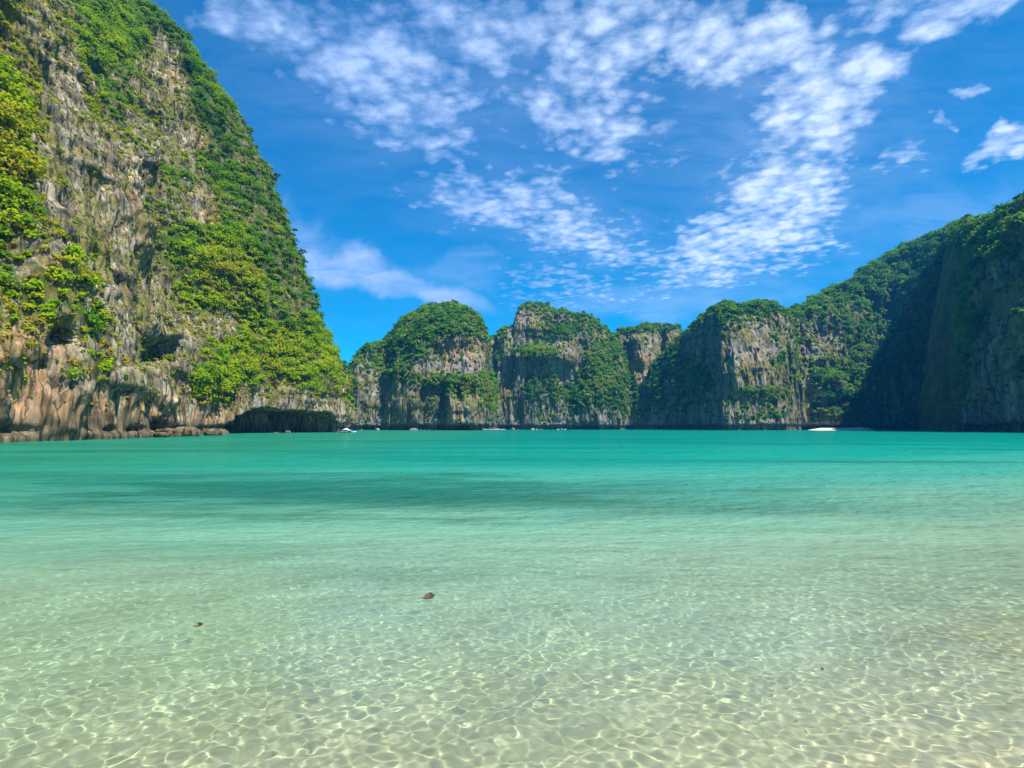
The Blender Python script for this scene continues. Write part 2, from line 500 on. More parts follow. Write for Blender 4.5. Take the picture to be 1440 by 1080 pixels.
    tan = np.clip(blobs(px, py, [(20, 520, 70, 75, .9), (150, 575, 120, 26, .75), (255, 100, 25, 25, .5), (275, 190, 20, 20, .8), (300, 320, 40, 22, .6),
                                 (255, 545, 15, 40, .7), (40, 380, 40, 40, .4), (170, 280, 25, 60, .35), (300, 590, 35, 12, .8)])
                  + 0.28 * sstep(0.1, 0.5, fbm(V, 20, 20, 30, 3, 33)), 0, 1)
    back = V[-1:].copy()
    rows = [V]
    for dist, h in ((30, 1.0), (70, 0.75), (105, 0.35), (120, -0.02)):
        r2 = back.copy()
        r2[..., 0] -= dist * (0.35 + 0.65 * np.clip(Nn[:, 0], 0, 1))
        r2[..., 1] -= dist * Nn[:, 1] * 0.38
        r2[..., 2] = back[..., 2] * h
        rows.append(r2)
    VV = np.concatenate(rows, 0)
    pad = np.zeros((4, m))
    o = link_mesh('cliff', VV, grid_faces(n + 4, m)[:, ::-1] if sgn < 0 else grid_faces(n + 4, m), ROCK_NEAR,
                  {'veg': np.concatenate([cov, pad + 1]), 'tan': np.concatenate([tan, pad])})
    tag(o, 'tall sheer limestone cliff with shrubs and a dark sea cave at its foot, filling the left side', 'cliff', kind='structure')
    # ---- the cover of shrubs
    rng = np.random.default_rng(5)
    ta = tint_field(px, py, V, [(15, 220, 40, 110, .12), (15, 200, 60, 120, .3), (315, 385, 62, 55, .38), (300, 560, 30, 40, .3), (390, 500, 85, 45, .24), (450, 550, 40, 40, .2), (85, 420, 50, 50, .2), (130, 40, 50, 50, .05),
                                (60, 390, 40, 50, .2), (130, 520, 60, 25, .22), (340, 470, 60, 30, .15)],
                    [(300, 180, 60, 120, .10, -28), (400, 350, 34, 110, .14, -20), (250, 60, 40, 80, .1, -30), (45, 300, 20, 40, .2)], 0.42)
    vis = (px > -120) & (px < 560) & (py > -160) & (z > 4) & (V[..., 1] > 40) & (V[..., 1] < 235)
    wgt = area * cov ** 2.2 * vis
    Vf, Nf, Tf = V.reshape(-1, 3), nor.reshape(-1, 3), ta.ravel()
    ids = np.concatenate([pick(wgt, 7600, rng), pick(area * vis * np.clip(cov + 0.25, 0, 1) * (cov < 0.5), 9500, rng)])
    tuft = np.arange(len(ids)) >= 7600
    rad = rng.uniform(0.5, 0.95, len(ids)) * (0.45 + 1.15 * cov.ravel()[ids]) * np.where(tuft, 0.62, 1.0) * rng.choice([0.45, 0.7, 0.9, 1.1, 1.8], len(ids))
    cen = Vf[ids] + Nf[ids] * (rad * 0.25)[:, None]
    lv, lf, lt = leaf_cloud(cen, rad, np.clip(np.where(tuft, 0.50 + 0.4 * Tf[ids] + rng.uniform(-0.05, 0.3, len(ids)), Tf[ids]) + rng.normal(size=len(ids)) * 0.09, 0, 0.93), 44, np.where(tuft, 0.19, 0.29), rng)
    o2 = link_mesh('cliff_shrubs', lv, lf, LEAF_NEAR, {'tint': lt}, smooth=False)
    tag(o2, 'mass of green and olive shrubs clinging to the left cliff', 'shrubs', kind='stuff')
    return V, nor, area, cov, ta, px, py


def y_gate(y):
    return sstep(-60, -20, y) * (1 - sstep(150, 165, y))


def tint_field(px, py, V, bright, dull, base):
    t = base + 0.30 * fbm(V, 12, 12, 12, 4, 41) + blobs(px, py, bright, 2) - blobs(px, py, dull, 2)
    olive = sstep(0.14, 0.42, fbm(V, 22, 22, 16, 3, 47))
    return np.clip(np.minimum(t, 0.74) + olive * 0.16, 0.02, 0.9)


LV = left_cliff()


# ------------------------------------------------------------------ rock masses across the bay
def rock_mass(name, label, cat, sil, Dp, Wp, pp, feats, vadd, vsub, tans, tbright, tdull, seed, nb, nv=190, du=0.75, brad=(1.1, 2.4),
              leaf=0.8, side=0.0, disp=0.75, tbase=0.42, each=30, vbase=0.22, bush_label='', cap=0.12):
    u = np.arange(sil[0][0], sil[-1][0] + 0.01, du)
    if side:
        u = np.sort(np.concatenate([u, np.linspace(1336, 1378, 260)]))
    yt = interp(u, sil)
    one = np.stack([u / 1.0, 0 * u, 0 * u], -1)
    yt = yt + 4.5 * fbm(one, 17, 1, 1, 4, seed, gain=0.65) + 2.4 * fbm(one, 4.5, 1, 1, 2, seed + 3)
    yt = np.minimum(yt, 603)
    Db, Wd, pw = interp(u, Dp), interp(u, Wp), interp(u, pp)
    a, yw, zw = ray(u, yt)
    Xr = a / yw
    H = np.maximum(CAMZ + zw / yw * (Db + Wd), 0.3)
    v = np.linspace(0, 1, nv)
    e = (1 - (1 - v) ** 1.35)[:, None]
    sb = 1 - (1 - np.clip(e, 0, 1) ** pw) ** 0.5
    dep = Db + Wd * sb
    V = np.stack([Xr * dep, dep, -2.5 + (H + 2.5) * e], -1)
    px, py = proj(V)
    z = V[..., 2]
    d = 10.0 * fbm(V, 40, 60, 80, 3, seed + 1)
    d += 8.0 * fbm(V, 17, 24, 60, 4, seed + 2, ridge=True)
    if side:
        d = (d - 4) * (1 - blobs(px, py, [(1372, 450, 44, 400, 0.8)]))
    d += 2.6 * fbm(V, 5.5, 7, 18, 3, seed + 4, ridge=True)
    led = fbm(V, 60, 60, 14, 3, seed + 5)
    d += 1.7 * sstep(-0.05, 0.2, led)
    d *= disp
    d += 0.7 * blobs(px, py, feats, 5)
    un = fbm(V * np.array([1, 1, 0.0]), 12, 12, 9, 3, seed + 8)
    d -= (1 - sstep(2.2, 3.6, z + 1.5 * un)) * 4.0
    d *= np.clip((1 - e) / 0.06, 0, 1) * sstep(0, 12, H)
    hd = np.stack([-Xr, -np.ones_like(Xr)], -1)
    hd /= np.linalg.norm(hd, axis=1)[:, None]
    bn, _a = grid_normals(V)
    bn = bn[..., :2] * (1 if np.median(bn[..., 1]) < 0 else -1)
    bn /= np.maximum(np.linalg.norm(bn, axis=-1), 1e-6)[..., None]
    hd = hd[None] * (1 - side) + bn * side
    V[..., 0] += d * hd[..., 0]
    V[..., 1] += d * hd[..., 1]
    nor, area = grid_normals(V)
    if np.median(nor[..., 1]) > 0:
        nor = -nor
        flip = True
    else:
        flip = False
    px, py = proj(V)
    cov = vbase + 0.55 * fbm(V, 22, 22, 34, 4, seed + 21) + 0.9 * np.clip(nor[..., 2] - 0.25, -0.3, 0.6) + cap * sstep(0.86, 1.0, e)
    cov = np.clip((cov + blobs(px, py, vadd) - blobs(px, py, vsub)) * sstep(3.5, 7, z), 0, 1)
    tan = np.clip(blobs(px, py, tans) + 0.3 * sstep(0.1, 0.45, fbm(V, 26, 26, 40, 3, seed + 33)), 0, 1)
    rows = [V]
    crest = V[-1:]
    for kk, h in ((0.25, 0.9), (0.5, 0.6), (0.7, 0.25), (0.8, 0.0)):
        r2 = crest.copy()
        r2[..., 1] = crest[..., 1] + Wd * kk
        r2[..., 0] = Xr * (crest[..., 1])
        r2[..., 2] = -2.5 + (crest[..., 2] + 2.5) * h
        rows.append(r2)
    VV = np.concatenate(rows, 0)
    fc = grid_faces(nv + 4, len(u))
    pad = np.zeros((4, len(u)))
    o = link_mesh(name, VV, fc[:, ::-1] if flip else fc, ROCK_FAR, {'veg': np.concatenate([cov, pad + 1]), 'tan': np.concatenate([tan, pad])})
    tag(o, label, cat, kind='structure')
    rng = np.random.default_rng(seed)
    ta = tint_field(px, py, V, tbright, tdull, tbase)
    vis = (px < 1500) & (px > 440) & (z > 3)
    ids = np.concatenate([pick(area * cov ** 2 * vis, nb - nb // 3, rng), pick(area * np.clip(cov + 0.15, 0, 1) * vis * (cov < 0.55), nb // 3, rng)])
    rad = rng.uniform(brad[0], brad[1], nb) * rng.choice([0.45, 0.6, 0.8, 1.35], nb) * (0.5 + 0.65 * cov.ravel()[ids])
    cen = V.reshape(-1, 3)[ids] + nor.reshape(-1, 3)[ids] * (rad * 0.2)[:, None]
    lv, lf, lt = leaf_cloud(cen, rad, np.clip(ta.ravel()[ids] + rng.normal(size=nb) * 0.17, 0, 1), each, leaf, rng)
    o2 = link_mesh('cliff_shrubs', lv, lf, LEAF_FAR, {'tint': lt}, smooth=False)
    tag(o2, bush_label, 'shrubs', kind='stuff')
    return V, nor, area, cov, ta, px, py


DOME = rock_mass('rock_island', 'rounded limestone islet with a green crown and a pale bare foot, beyond the left cliff', 'islet',
    [(478, 603), (481, 575), (484, 545), (488, 520), (497, 502), (510, 492), (520, 486), (535, 484), (548, 476), (560, 460), (575, 447), (590, 439),
     (605, 434), (620, 431), (636, 429), (650, 433), (662, 440), (673, 450), (681, 462), (686, 478), (690, 500), (693, 525), (696, 552), (698, 575), (699, 603)],
    [(478, 392), (486, 372), (505, 352), (525, 352), (545, 356), (560, 345), (600, 332), (640, 326), (670, 328), (688, 340), (695, 355), (699, 375)],
    [(478, 8), (500, 28), (560, 56), (640, 66), (680, 34), (699, 8)], [(478, 1.6), (699, 1.6)],
    [(524, 552, 19, 58, -11), (538, 585, 12, 22, 4), (570, 555, 20, 46, 7), (608, 574, 18, 32, -12), (612, 540, 14, 14, -4), (648, 583, 20, 21, 9), (678, 566, 12, 36, 6),
     (652, 508, 34, 24, -6), (626, 556, 5, 22, -7), (642, 552, 7, 14, -8), (632, 552, 3, 20, 4), (689, 520, 6, 26, -8), (496, 550, 9, 46, 5), (560, 480, 30, 20, 3)],
    [(610, 455, 70, 28, .5), (575, 490, 50, 30, .3), (605, 540, 26, 14, .7), (665, 540, 34, 14, .8), (535, 510, 12, 20, .5), (685, 560, 10, 20, .6), (560, 535, 16, 6, .6)],
    [(650, 505, 28, 24, .8), (565, 575, 30, 40, .55), (650, 580, 26, 22, .9), (600, 580, 30, 25, .5), (600, 512, 20, 16, .4), (500, 540, 16, 40, .3), (520, 560, 16, 40, .5)],
    [(650, 585, 26, 22, 1.0), (650, 500, 26, 20, .3), (560, 580, 20, 30, .4), (505, 525, 8, 14, .4)],
    [(605, 545, 14, 12, .35), (665, 545, 30, 14, .3), (538, 508, 10, 18, .3), (590, 447, 22, 8, .3), (650, 478, 12, 6, .25), (690, 560, 10, 20, .25)], [(560, 470, 40, 20, .1)],
    60, 3000, nv=200, brad=(0.9, 1.9), leaf=0.62, each=34, bush_label='green shrubs covering the crown and ledges of the rounded islet')

MASSIF = rock_mass('rock_massif', 'broad grey limestone massif with a blunt knob on top, in the middle of the bay', 'massif',
    [(688, 603), (689, 560), (690, 520), (693, 490), (699, 470), (707, 463), (721, 459), (725, 443), (732, 434), (749, 428), (763, 429), (774, 434), (782, 440),
     (792, 439), (805, 443), (813, 445), (824, 443), (838, 451), (851, 462), (859, 472), (870, 486), (885, 520), (900, 560), (915, 603)],
    [(688, 470), (692, 440), (700, 428), (720, 418), (760, 412), (800, 414), (840, 418), (870, 428), (915, 470)],
    [(688, 10), (720, 50), (760, 70), (840, 50), (915, 12)], [(688, 1.5), (915, 1.5)],
    [(752, 480, 28, 13, -9), (775, 565, 56, 48, -14), (730, 540, 8, 34, 8), (822, 575, 18, 26, 7), (757, 445, 26, 15, 5), (720, 560, 16, 50, -6), (818, 500, 8, 20, -7), (750, 500, 34, 7, 7), (800, 490, 20, 22, 4), (845, 560, 30, 40, 5),
     (780, 470, 20, 20, -5), (700, 520, 8, 60, -5), (745, 560, 10, 40, 4)],
    [(762, 496, 40, 9, .7), (840, 515, 30, 40, .6), (850, 550, 40, 26, .6), (745, 545, 12, 24, .4), (815, 460, 30, 14, .3), (790, 560, 40, 30, .3), (715, 525, 12, 14, .4), (860, 490, 12, 12, .6)],
    [(745, 450, 22, 14, .5), (725, 500, 14, 40, .4), (800, 492, 22, 16, .6), (835, 462, 20, 20, .35), (720, 580, 20, 30, .3), (825, 585, 16, 20, .3)],
    [(745, 450, 22, 12, .2), (830, 560, 20, 20, .2)],
    [(762, 496, 36, 8, .3), (835, 540, 22, 14, .45), (845, 500, 16, 20, .25), (785, 572, 8, 6, .25), (865, 530, 10, 8, .2)], [(770, 570, 60, 40, .12), (800, 460, 40, 20, .08)],
    90, 3400, nv=200, brad=(0.9, 2.0), leaf=0.62, cap=-0.05, bush_label='dark green shrubs on the slopes of the broad middle massif')

FLAT = rock_mass('rock_stack', 'flat topped limestone stack with a bare pale face, right of the middle massif', 'stack',
    [(846, 603), (850, 560), (856, 500), (862, 473), (872, 464), (882, 463), (895, 459), (909, 457), (926, 459), (940, 458), (953, 460), (962, 468), (972, 490), (985, 540), (995, 603)],
    [(846, 446), (856, 444), (875, 444), (905, 446), (940, 448), (965, 462), (995, 500)],
    [(846, 10), (880, 28), (950, 26), (995, 8)], [(846, 1.6), (995, 1.7)],
    [(931, 485, 5, 32, -9), (906, 520, 16, 50, 8), (876, 530, 14, 50, -10), (947, 485, 8, 26, 4)],
    [(900, 462, 40, 7, .6), (880, 520, 18, 50, .6), (860, 560, 20, 40, .5), (925, 512, 12, 8, .3)],
    [(905, 500, 22, 34, .8), (948, 482, 12, 18, .6)], [(905, 520, 20, 34, .7), (945, 480, 12, 18, .3)],
    [(880, 560, 20, 12, .3)], [(880, 500, 12, 30, .1)],
    120, 1200, nv=170, brad=(0.9, 1.9), leaf=0.65, cap=0.12, bush_label='green shrubs on top of the flat topped limestone stack')

SLIVER = rock_mass('rock_pillar', 'thin bare rock pillar glimpsed in the gap between islet and massif', 'rock',
    [(660, 603), (668, 540), (676, 500), (683, 482), (689, 475), (695, 474), (704, 480), (716, 500), (730, 603)],
    [(660, 560), (690, 540), (730, 560)], [(660, 10), (690, 24), (730, 10)], [(660, 3), (730, 3)],
    [], [], [(690, 500, 20, 40, .4)], [(690, 490, 20, 20, .6)], [], [], 150, 120, nv=90, brad=(1.2, 2.2), leaf=0.9,
    bush_label='few shrubs on the thin rock pillar in the gap')

PEAK = rock_mass('cliff_headland', 'dark wooded headland with a notched top and a grey fluted face, left end of the right shore', 'headland',
    [(846, 603), (862, 588), (880, 570), (904, 546), (919, 513), (938, 495), (961, 470), (978, 455), (1002, 435), (1020, 427), (1035, 432), (1060, 428), (1075, 427),
     (1091, 431), (1105, 439), (1112, 446), (1122, 470), (1134, 520), (1142, 560), (1150, 603)],
    [(846, 470), (880, 445), (920, 420), (960, 392), (990, 366), (1012, 342), (1030, 338), (1070, 340), (1100, 346), (1120, 362), (1150, 400)],
    [(846, 6), (900, 22), (960, 34), (1020, 40), (1080, 46), (1120, 30), (1150, 8)], [(846, 1.8), (1000, 1.8), (1030, 1.8), (1150, 1.8)],
    [(1000, 500, 12, 60, -6), (1060, 500, 30, 44, 4), (1045, 575, 30, 24, -5), (1013, 570, 16, 30, 4), (955, 590, 9, 12, 5), (1104, 520, 8, 60, -7), (1085, 565, 20, 20, -4), (1070, 556, 30, 8, 4)],
    [(1065, 435, 40, 8, .5), (1080, 552, 30, 9, .8), (940, 540, 60, 50, .35), (990, 530, 14, 14, .5), (1040, 580, 40, 20, .3), (1010, 450, 10, 20, .4), (1090, 520, 8, 20, .4)],
    [(1055, 500, 34, 40, .55), (1020, 560, 14, 30, .3), (955, 590, 10, 12, .6), (1010, 500, 12, 50, .2)],
    [(1070, 520, 26, 24, .5), (1065, 490, 20, 16, .4)],
    [(1075, 554, 30, 8, .35), (1085, 530, 8, 16, .4), (1105, 540, 12, 10, .3), (1028, 580, 8, 10, .3)], [(940, 530, 60, 60, .16)],
    180, 3200, nv=200, brad=(0.9, 1.9), leaf=0.62, bush_label='dark shrubs and vines over the notched headland')

HILL = rock_mass('mountain', 'high dark mountain rising out of the frame on the right, sunlit only along its crest', 'mountain',
    [(1085, 603), (1090, 520), (1098, 455), (1106, 440), (1113, 437), (1130, 432), (1143, 422), (1167, 413), (1183, 405), (1203, 397), (1208, 385), (1233, 372), (1273, 348),
     (1313, 332), (1343, 320), (1383, 316), (1407, 311), (1440, 290), (1500, 255), (1560, 225), (1650, 190), (1760, 160), (1900, 130), (2100, 100)],
    [(1085, 420), (1095, 392), (1110, 374), (1140, 366), (1180, 374), (1215, 388), (1250, 392), (1280, 390), (1310, 376), (1341, 358), (1350, 302), (1357, 240), (1372, 222), (1410, 200), (1440, 180), (1520, 165), (1650, 140), (1900, 110), (2100, 100)],
    [(1085, 10), (1110, 30), (1150, 60), (1200, 80), (1260, 75), (1320, 58), (1400, 52), (1440, 55), (1650, 60), (2100, 60)], [(1085, 3), (1130, 2.2), (1200, 1.6), (1260, 1.5), (1340, 1.7), (1440, 2.0), (2100, 2)],
    [(1125, 520, 14, 60, 4), (1128, 585, 8, 30, 6), (1175, 545, 26, 18, 8), (1160, 585, 30, 16, 5), (1345, 545, 44, 66, 3, -8), (1395, 500, 9, 110, -12), (1425, 460, 12, 90, 8), (1300, 560, 14, 50, 6), (1290, 420, 16, 60, 7, 35), (1330, 400, 14, 60, -7, 35), (1240, 470, 30, 60, -8, 40)],
    [(1280, 380, 140, 40, .5, -28), (1180, 540, 34, 24, .7), (1180, 585, 60, 16, .8), (1330, 470, 60, 14, .7, -18), (1240, 500, 60, 60, .4), (1380, 340, 60, 30, .4), (1338, 450, 44, 160, .6)],
    [(1130, 500, 14, 40, .4), (1165, 480, 24, 28, .35), (1130, 590, 10, 20, .6), (1350, 540, 60, 60, .35), (1410, 480, 30, 80, .3), (1220, 430, 24, 30, .2)],
    [(1130, 590, 8, 16, .6), (1150, 480, 20, 30, .25)],
    [(1185, 535, 24, 14, .3), (1175, 580, 30, 12, .4), (1320, 480, 40, 10, .3, -18), (1140, 470, 14, 20, .3), (1150, 500, 20, 10, .2)], [(1300, 440, 80, 60, .14)],
    210, 7500, nv=230, du=0.85, side=0.75, disp=1.25, brad=(1.1, 2.4), leaf=0.72, each=30, bush_label='forest scrub covering the high mountain on the right')

# ------------------------------------------------------------------ seabed, water, beach
def polar_grid(rs, th):
    rr, tt = np.meshgrid(rs, th, indexing='ij')
    return rr * np.sin(tt), rr * np.cos(tt)


def depth_at(x, y):
    q = y - 0.28 * x
    return 0.42 + 0.05 * np.maximum(q - 2.5, -4) + 0.0016 * np.clip(q - 6, 0, 30) ** 2 * 1.0 + 0.03 * np.clip(q - 20, 0, 60)


rs = np.concatenate([np.linspace(0.0, 1.4, 12), np.geomspace(1.5, 60, 240), np.geomspace(62, 850, 40)])
X, Y = polar_grid(rs, np.linspace(-R(110), R(110), 320))
pz = np.stack([X, Y, 0 * X], -1)
Z = -np.minimum(depth_at(X, Y), 6.0) + 0.012 * fbm(pz, 1.2, 0.6, 1, 3, 70) * sstep(40, 5, np.hypot(X, Y))
sm, t = new_mat('sea_sand')
pos = t.n('ShaderNodeNewGeometry').outputs['Position']
c = t.ramp(t.noise(pos, 1.3, 6, 0.65), [(0.3, (0.33, 0.29, 0.19)), (0.5, (0.43, 0.385, 0.265)), (0.7, (0.52, 0.47, 0.34))])
gr = t.noise(pos, 55.0, 3, 0.7)
c = t.mix(t.mr(gr, 0.6, 0.75, 0, 0.5), c, (0.13, 0.10, 0.06))
c = t.mix(t.mr(gr, 0.38, 0.26, 0, 0.5), c, (0.55, 0.5, 0.4))
sp = t.n('ShaderNodeTexVoronoi', {'Vector': pos, 'Scale': 9.0, 'Randomness': 1.0}).outputs['Distance']
patchy = t.mr(t.noise(pos, 0.7, 3, 0.6), 0.5, 0.62)
c = t.mix(t.m('MULTIPLY', t.mr(sp, 0.16, 0.06), patchy), c, (0.10, 0.08, 0.05))
bp = t.n('ShaderNodeBump', {'Strength': 0.5, 'Distance': 0.03, 'Height': t.noise(pos, 18.0, 5, 0.6)})
b = t.n('ShaderNodeBsdfDiffuse', {0: c, 'Normal': bp.outputs[0]})
t.n('ShaderNodeOutputMaterial', {0: b.outputs[0]})
seabed = link_mesh('seabed', np.stack([X, Y, Z], -1), grid_faces(*X.shape), sm)
seabed['kind'] = 'structure'
seabed.cycles.is_caustics_receiver = True

# the sea surface: real waves near the camera, focusing sunlight on the sand
rs = [1.0]
while rs[-1] < 820:
    r = rs[-1]
    rs.append(r + (0.010 if r < 6.5 else 0.010 * (r / 6.5) ** 1.55 if r < 45 else r * 0.035))
rs = np.array(rs)
X, Y = polar_grid(rs, np.linspace(-R(58), R(58), 1300))
rr = np.hypot(X, Y)
rng = np.random.default_rng(3)
Z = np.zeros_like(X)
spc = np.maximum(rr * 0.0016, np.interp(rr, rs[:-1], np.diff(rs)))
wx = 0.10 * fbm(np.stack([X, Y, 0 * X], -1), 1.5, 1.5, 1, 2, 80)
wy = 0.10 * fbm(np.stack([X, Y, 0 * X], -1), 1.5, 1.5, 1, 2, 81)
for Lw, amp, n_, spread in ((0.07, 0.00020, 16, 3.14), (0.10, 0.00052, 24, 3.14), (0.155, 0.00066, 18, 2.2), (0.31, 0.0013, 10, 1.2), (0.6, 0.002, 8, 0.9), (1.6, 0.0045, 6, 0.7)):
    fade = sstep(4.5, 7.5, Lw / spc)
    acc = np.zeros_like(X)
    for k in range(n_):
        th = R(-75) + rng.uniform(-spread, spread)
        kk = 2 * math.pi / (Lw * rng.uniform(0.78, 1.3))
        acc += np.sin(kk * ((X + wx) * math.cos(th) + (Y + wy) * math.sin(th)) + rng.uniform(0, 6.28))
    Z += amp * 1.4 / math.sqrt(n_) * acc * fade
wm, t = new_mat('sea_water')
pos = t.n('ShaderNodeNewGeometry').outputs['Position']
sx, sy, sz = t.n('ShaderNodeSeparateXYZ', {0: pos}).outputs
q0 = t.m('ADD', t.m('SUBTRACT', sy, t.m('MULTIPLY', sx, 0.28)), t.m('MULTIPLY', t.m('SUBTRACT', t.noise(pos, 0.25, 4), 0.5), 4.0))
q = t.m('MULTIPLY', q0, t.mr(t.noise(t.mapping(pos, scale=(0.5, 1, 1)), 0.045, 5, 0.65, 0.5), 0.25, 0.75, 0.62, 1.4, False))
lq = t.m('DIVIDE', t.m('LOGARITHM', t.m('MAXIMUM', q, 1.0), 10.0), 2.7)     # 1 m -> 0, 500 m -> 1
def qq(metres): return math.log10(metres) / 2.7
tint = t.ramp(lq, [(qq(2.0), (0.95, 0.97, 0.88)), (qq(3.2), (0.85, 0.97, 0.89)), (qq(4.8), (0.76, 0.96, 0.87)), (qq(8), (0.68, 0.94, 0.84)), (qq(14), (0.42, 0.88, 0.80)), (qq(30), (0.15, 0.75, 0.7))])
body_f = t.ramp(lq, [(qq(2.2), (.16, .16, .16)), (qq(4), (.26, .26, .26)), (qq(8), (.46, .46, .46)), (qq(13), (.64, .64, .64)), (qq(22), (.82, .82, .82)), (qq(50), (.96, .96, .96))])
body_c = t.ramp(lq, [(qq(3), (0.35, 0.41, 0.27)), (qq(7), (0.30, 0.49, 0.34)), (qq(11), (0.18, 0.45, 0.33)), (qq(16), (0.08, 0.40, 0.30)), (qq(28), (0.008, 0.30, 0.23)), (qq(60), (0.001, 0.205, 0.16)), (qq(300), (0.001, 0.18, 0.135))])
body_c = t.mix(t.mr(sx, 4.0, -24.0, 0, 0.55), body_c, (0.035, 0.22, 0.10))   # green reflection of the left cliff, painted into the water colour
band = t.noise(t.mapping(pos, scale=(0.25, 1.0, 1.0)), 0.10, 4, 0.6, 0.4)
body_c = t.mix(t.mr(band, 0.46, 0.66, 0, 0.6), body_c, (0.002, 0.11, 0.10))
# weed bed on the bottom, seen through the water
wn_ = t.m('MULTIPLY', t.m('SUBTRACT', t.noise(t.mapping(pos, scale=(0.4, 1, 1)), 0.42, 6, 0.66), 0.5), 2.6)
ex = t.m('DIVIDE', t.m('ADD', sx, 4.2), 10.0)
ey = t.m('DIVIDE', t.m('SUBTRACT', sy, 15.2), 5.0)
er = t.m('SQRT', t.m('ADD', t.m('MULTIPLY', ex, ex), t.m('MULTIPLY', ey, ey)))
weed = t.mr(t.m('ADD', er, wn_), 1.15, 0.35, 0, 0.68)
body_c = t.mix(weed, body_c, (0.004, 0.115, 0.085))
body_f2 = t.m('MAXIMUM', body_f, t.m('MULTIPLY', weed, 0.75))
# ripples too small or too far for the mesh
rip = t.noise(t.mapping(pos, scale=(0.6, 1.0, 1.0), rot=(0, 0, R(12))), 7.0, 4, 0.66, 0.4)
ripm = t.noise(t.mapping(pos, scale=(0.5, 1.0, 1.0), rot=(0, 0, R(-8))), 2.7, 3, 0.6, 0.3)
rip2 = t.noise(t.mapping(pos, scale=(0.5, 1.0, 1.0)), 1.1, 4, 0.62, 0.3)
rip3 = t.noise(t.mapping(pos, scale=(0.22, 1.0, 1.0), rot=(0, 0, R(6))), 0.42, 4, 0.7, 0.4)
fadein = t.mr(sy, 3.5, 14.0, 0.0, 1.0)
bp = t.n('ShaderNodeBump', {'Strength': fadein, 'Distance': 0.42, 'Height': t.m('ADD', t.m('ADD', t.m('MULTIPLY', rip, 0.4), t.m('ADD', t.m('MULTIPLY', ripm, 0.8), t.m('MULTIPLY', rip2, 0.8))), t.m('MULTIPLY', rip3, 2.0))})
refr = t.n('ShaderNodeBsdfRefraction', {'Color': tint, 'Roughness': 0.0, 'IOR': 1.33})
dif = t.n('ShaderNodeBsdfDiffuse', {'Color': body_c, 'Normal': bp.outputs[0]})
mx = t.n('ShaderNodeMixShader', {0: body_f2, 1: refr.outputs[0], 2: dif.outputs[0]})
glo = t.n('ShaderNodeBsdfGlossy', {'Roughness': 0.06, 'Normal': bp.outputs[0]})
fr = t.n('ShaderNodeFresnel', {'IOR': 1.33, 'Normal': bp.outputs[0]}).outputs[0]
mx2 = t.n('ShaderNodeMixShader', {0: t.m('MINIMUM', t.m('MULTIPLY', fr, 0.8), 0.36), 1: mx.outputs[0], 2: glo.outputs[0]})
t.n('ShaderNodeOutputMaterial', {0: mx2.outputs[0]})
water = link_mesh('water', np.stack([X, Y, Z], -1), grid_faces(*X.shape), wm)
water['kind'] = 'structure'
water.cycles.is_caustics_caster = True


def wave_z(x, y):
    i = int(np.argmin((X - x) ** 2 + (Y - y) ** 2))
    return float(Z.ravel()[i])


def beach():
    u = np.linspace(1127, 1236, 120)
    rows = []
    for k, (dd, zb) in enumerate(((-4, -0.8), (-1, -0.15), (0.5, 0.10), (5, 0.35), (12, 0.6), (30, 1.0), (68, 2.4))):
        e = np.clip(np.minimum(u - 1127, 1236 - u) / 26, 0, 1) ** 0.8
        D = 318 + dd + 2 * np.sin(u / 14)
        a = (u - 720) / F
        rows.append(np.stack([a * D, D, -0.9 + (zb + 0.9) * e], -1))
    V = np.array(rows)
    o = link_mesh('beach', V, grid_faces(*V.shape[:2]), plain_mat('beach_sand', (0.60, 0.54, 0.41), 0.9, 0.08, 1.0))
    tag(o, 'short strip of white sand below the mountain woods', 'beach', kind='structure')


beach()


# ------------------------------------------------------------------ trees and shrubs one can tell apart
def tube(path, radii, sides=7):
    path = np.asarray(path, float)
    V, Fc = [], []
    for i, (p, r) in enumerate(zip(path, radii)):
        tv = path[min(i + 1, len(path) - 1)] - path[max(i - 1, 0)]
        tv /= np.linalg.norm(tv)
        a = np.cross(tv, [0.3, 0.9, 0.1])
        a /= np.linalg.norm(a)
        b = np.cross(tv, a)
        for k in range(sides):
            an = 2 * math.pi * k / sides
            V.append(p + r * (a * math.cos(an) + b * math.sin(an)))
    for i in range(len(path) - 1):
        for k in range(sides):
            Fc.append((i * sides + k, i * sides + (k + 1) % sides, (i + 1) * sides + (k + 1) % sides, (i + 1) * sides + k))
    return np.array(V), np.array(Fc)


def merge(parts):
    V, Fc, o = [], [], 0
    for v, f in parts:
        V.append(v)
        Fc.append(f + o)
        o += len(v)
    return np.concatenate(V), np.concatenate(Fc)


def empty(name, label, cat, group=None):
    o = bpy.data.objects.new(name, None)
    o.empty_display_size = 0.5
    COL.objects.link(o)
    return tag(o, label, cat, group)


def copy_thing(root):
    r = root.copy()
    COL.objects.link(r)
    for ch in root.children:
        c_ = ch.copy()
        COL.objects.link(c_)
        c_.parent = r
        for g_ in ch.children:
            d_ = g_.copy()
            COL.objects.link(d_)
            d_.parent = c_
    return r


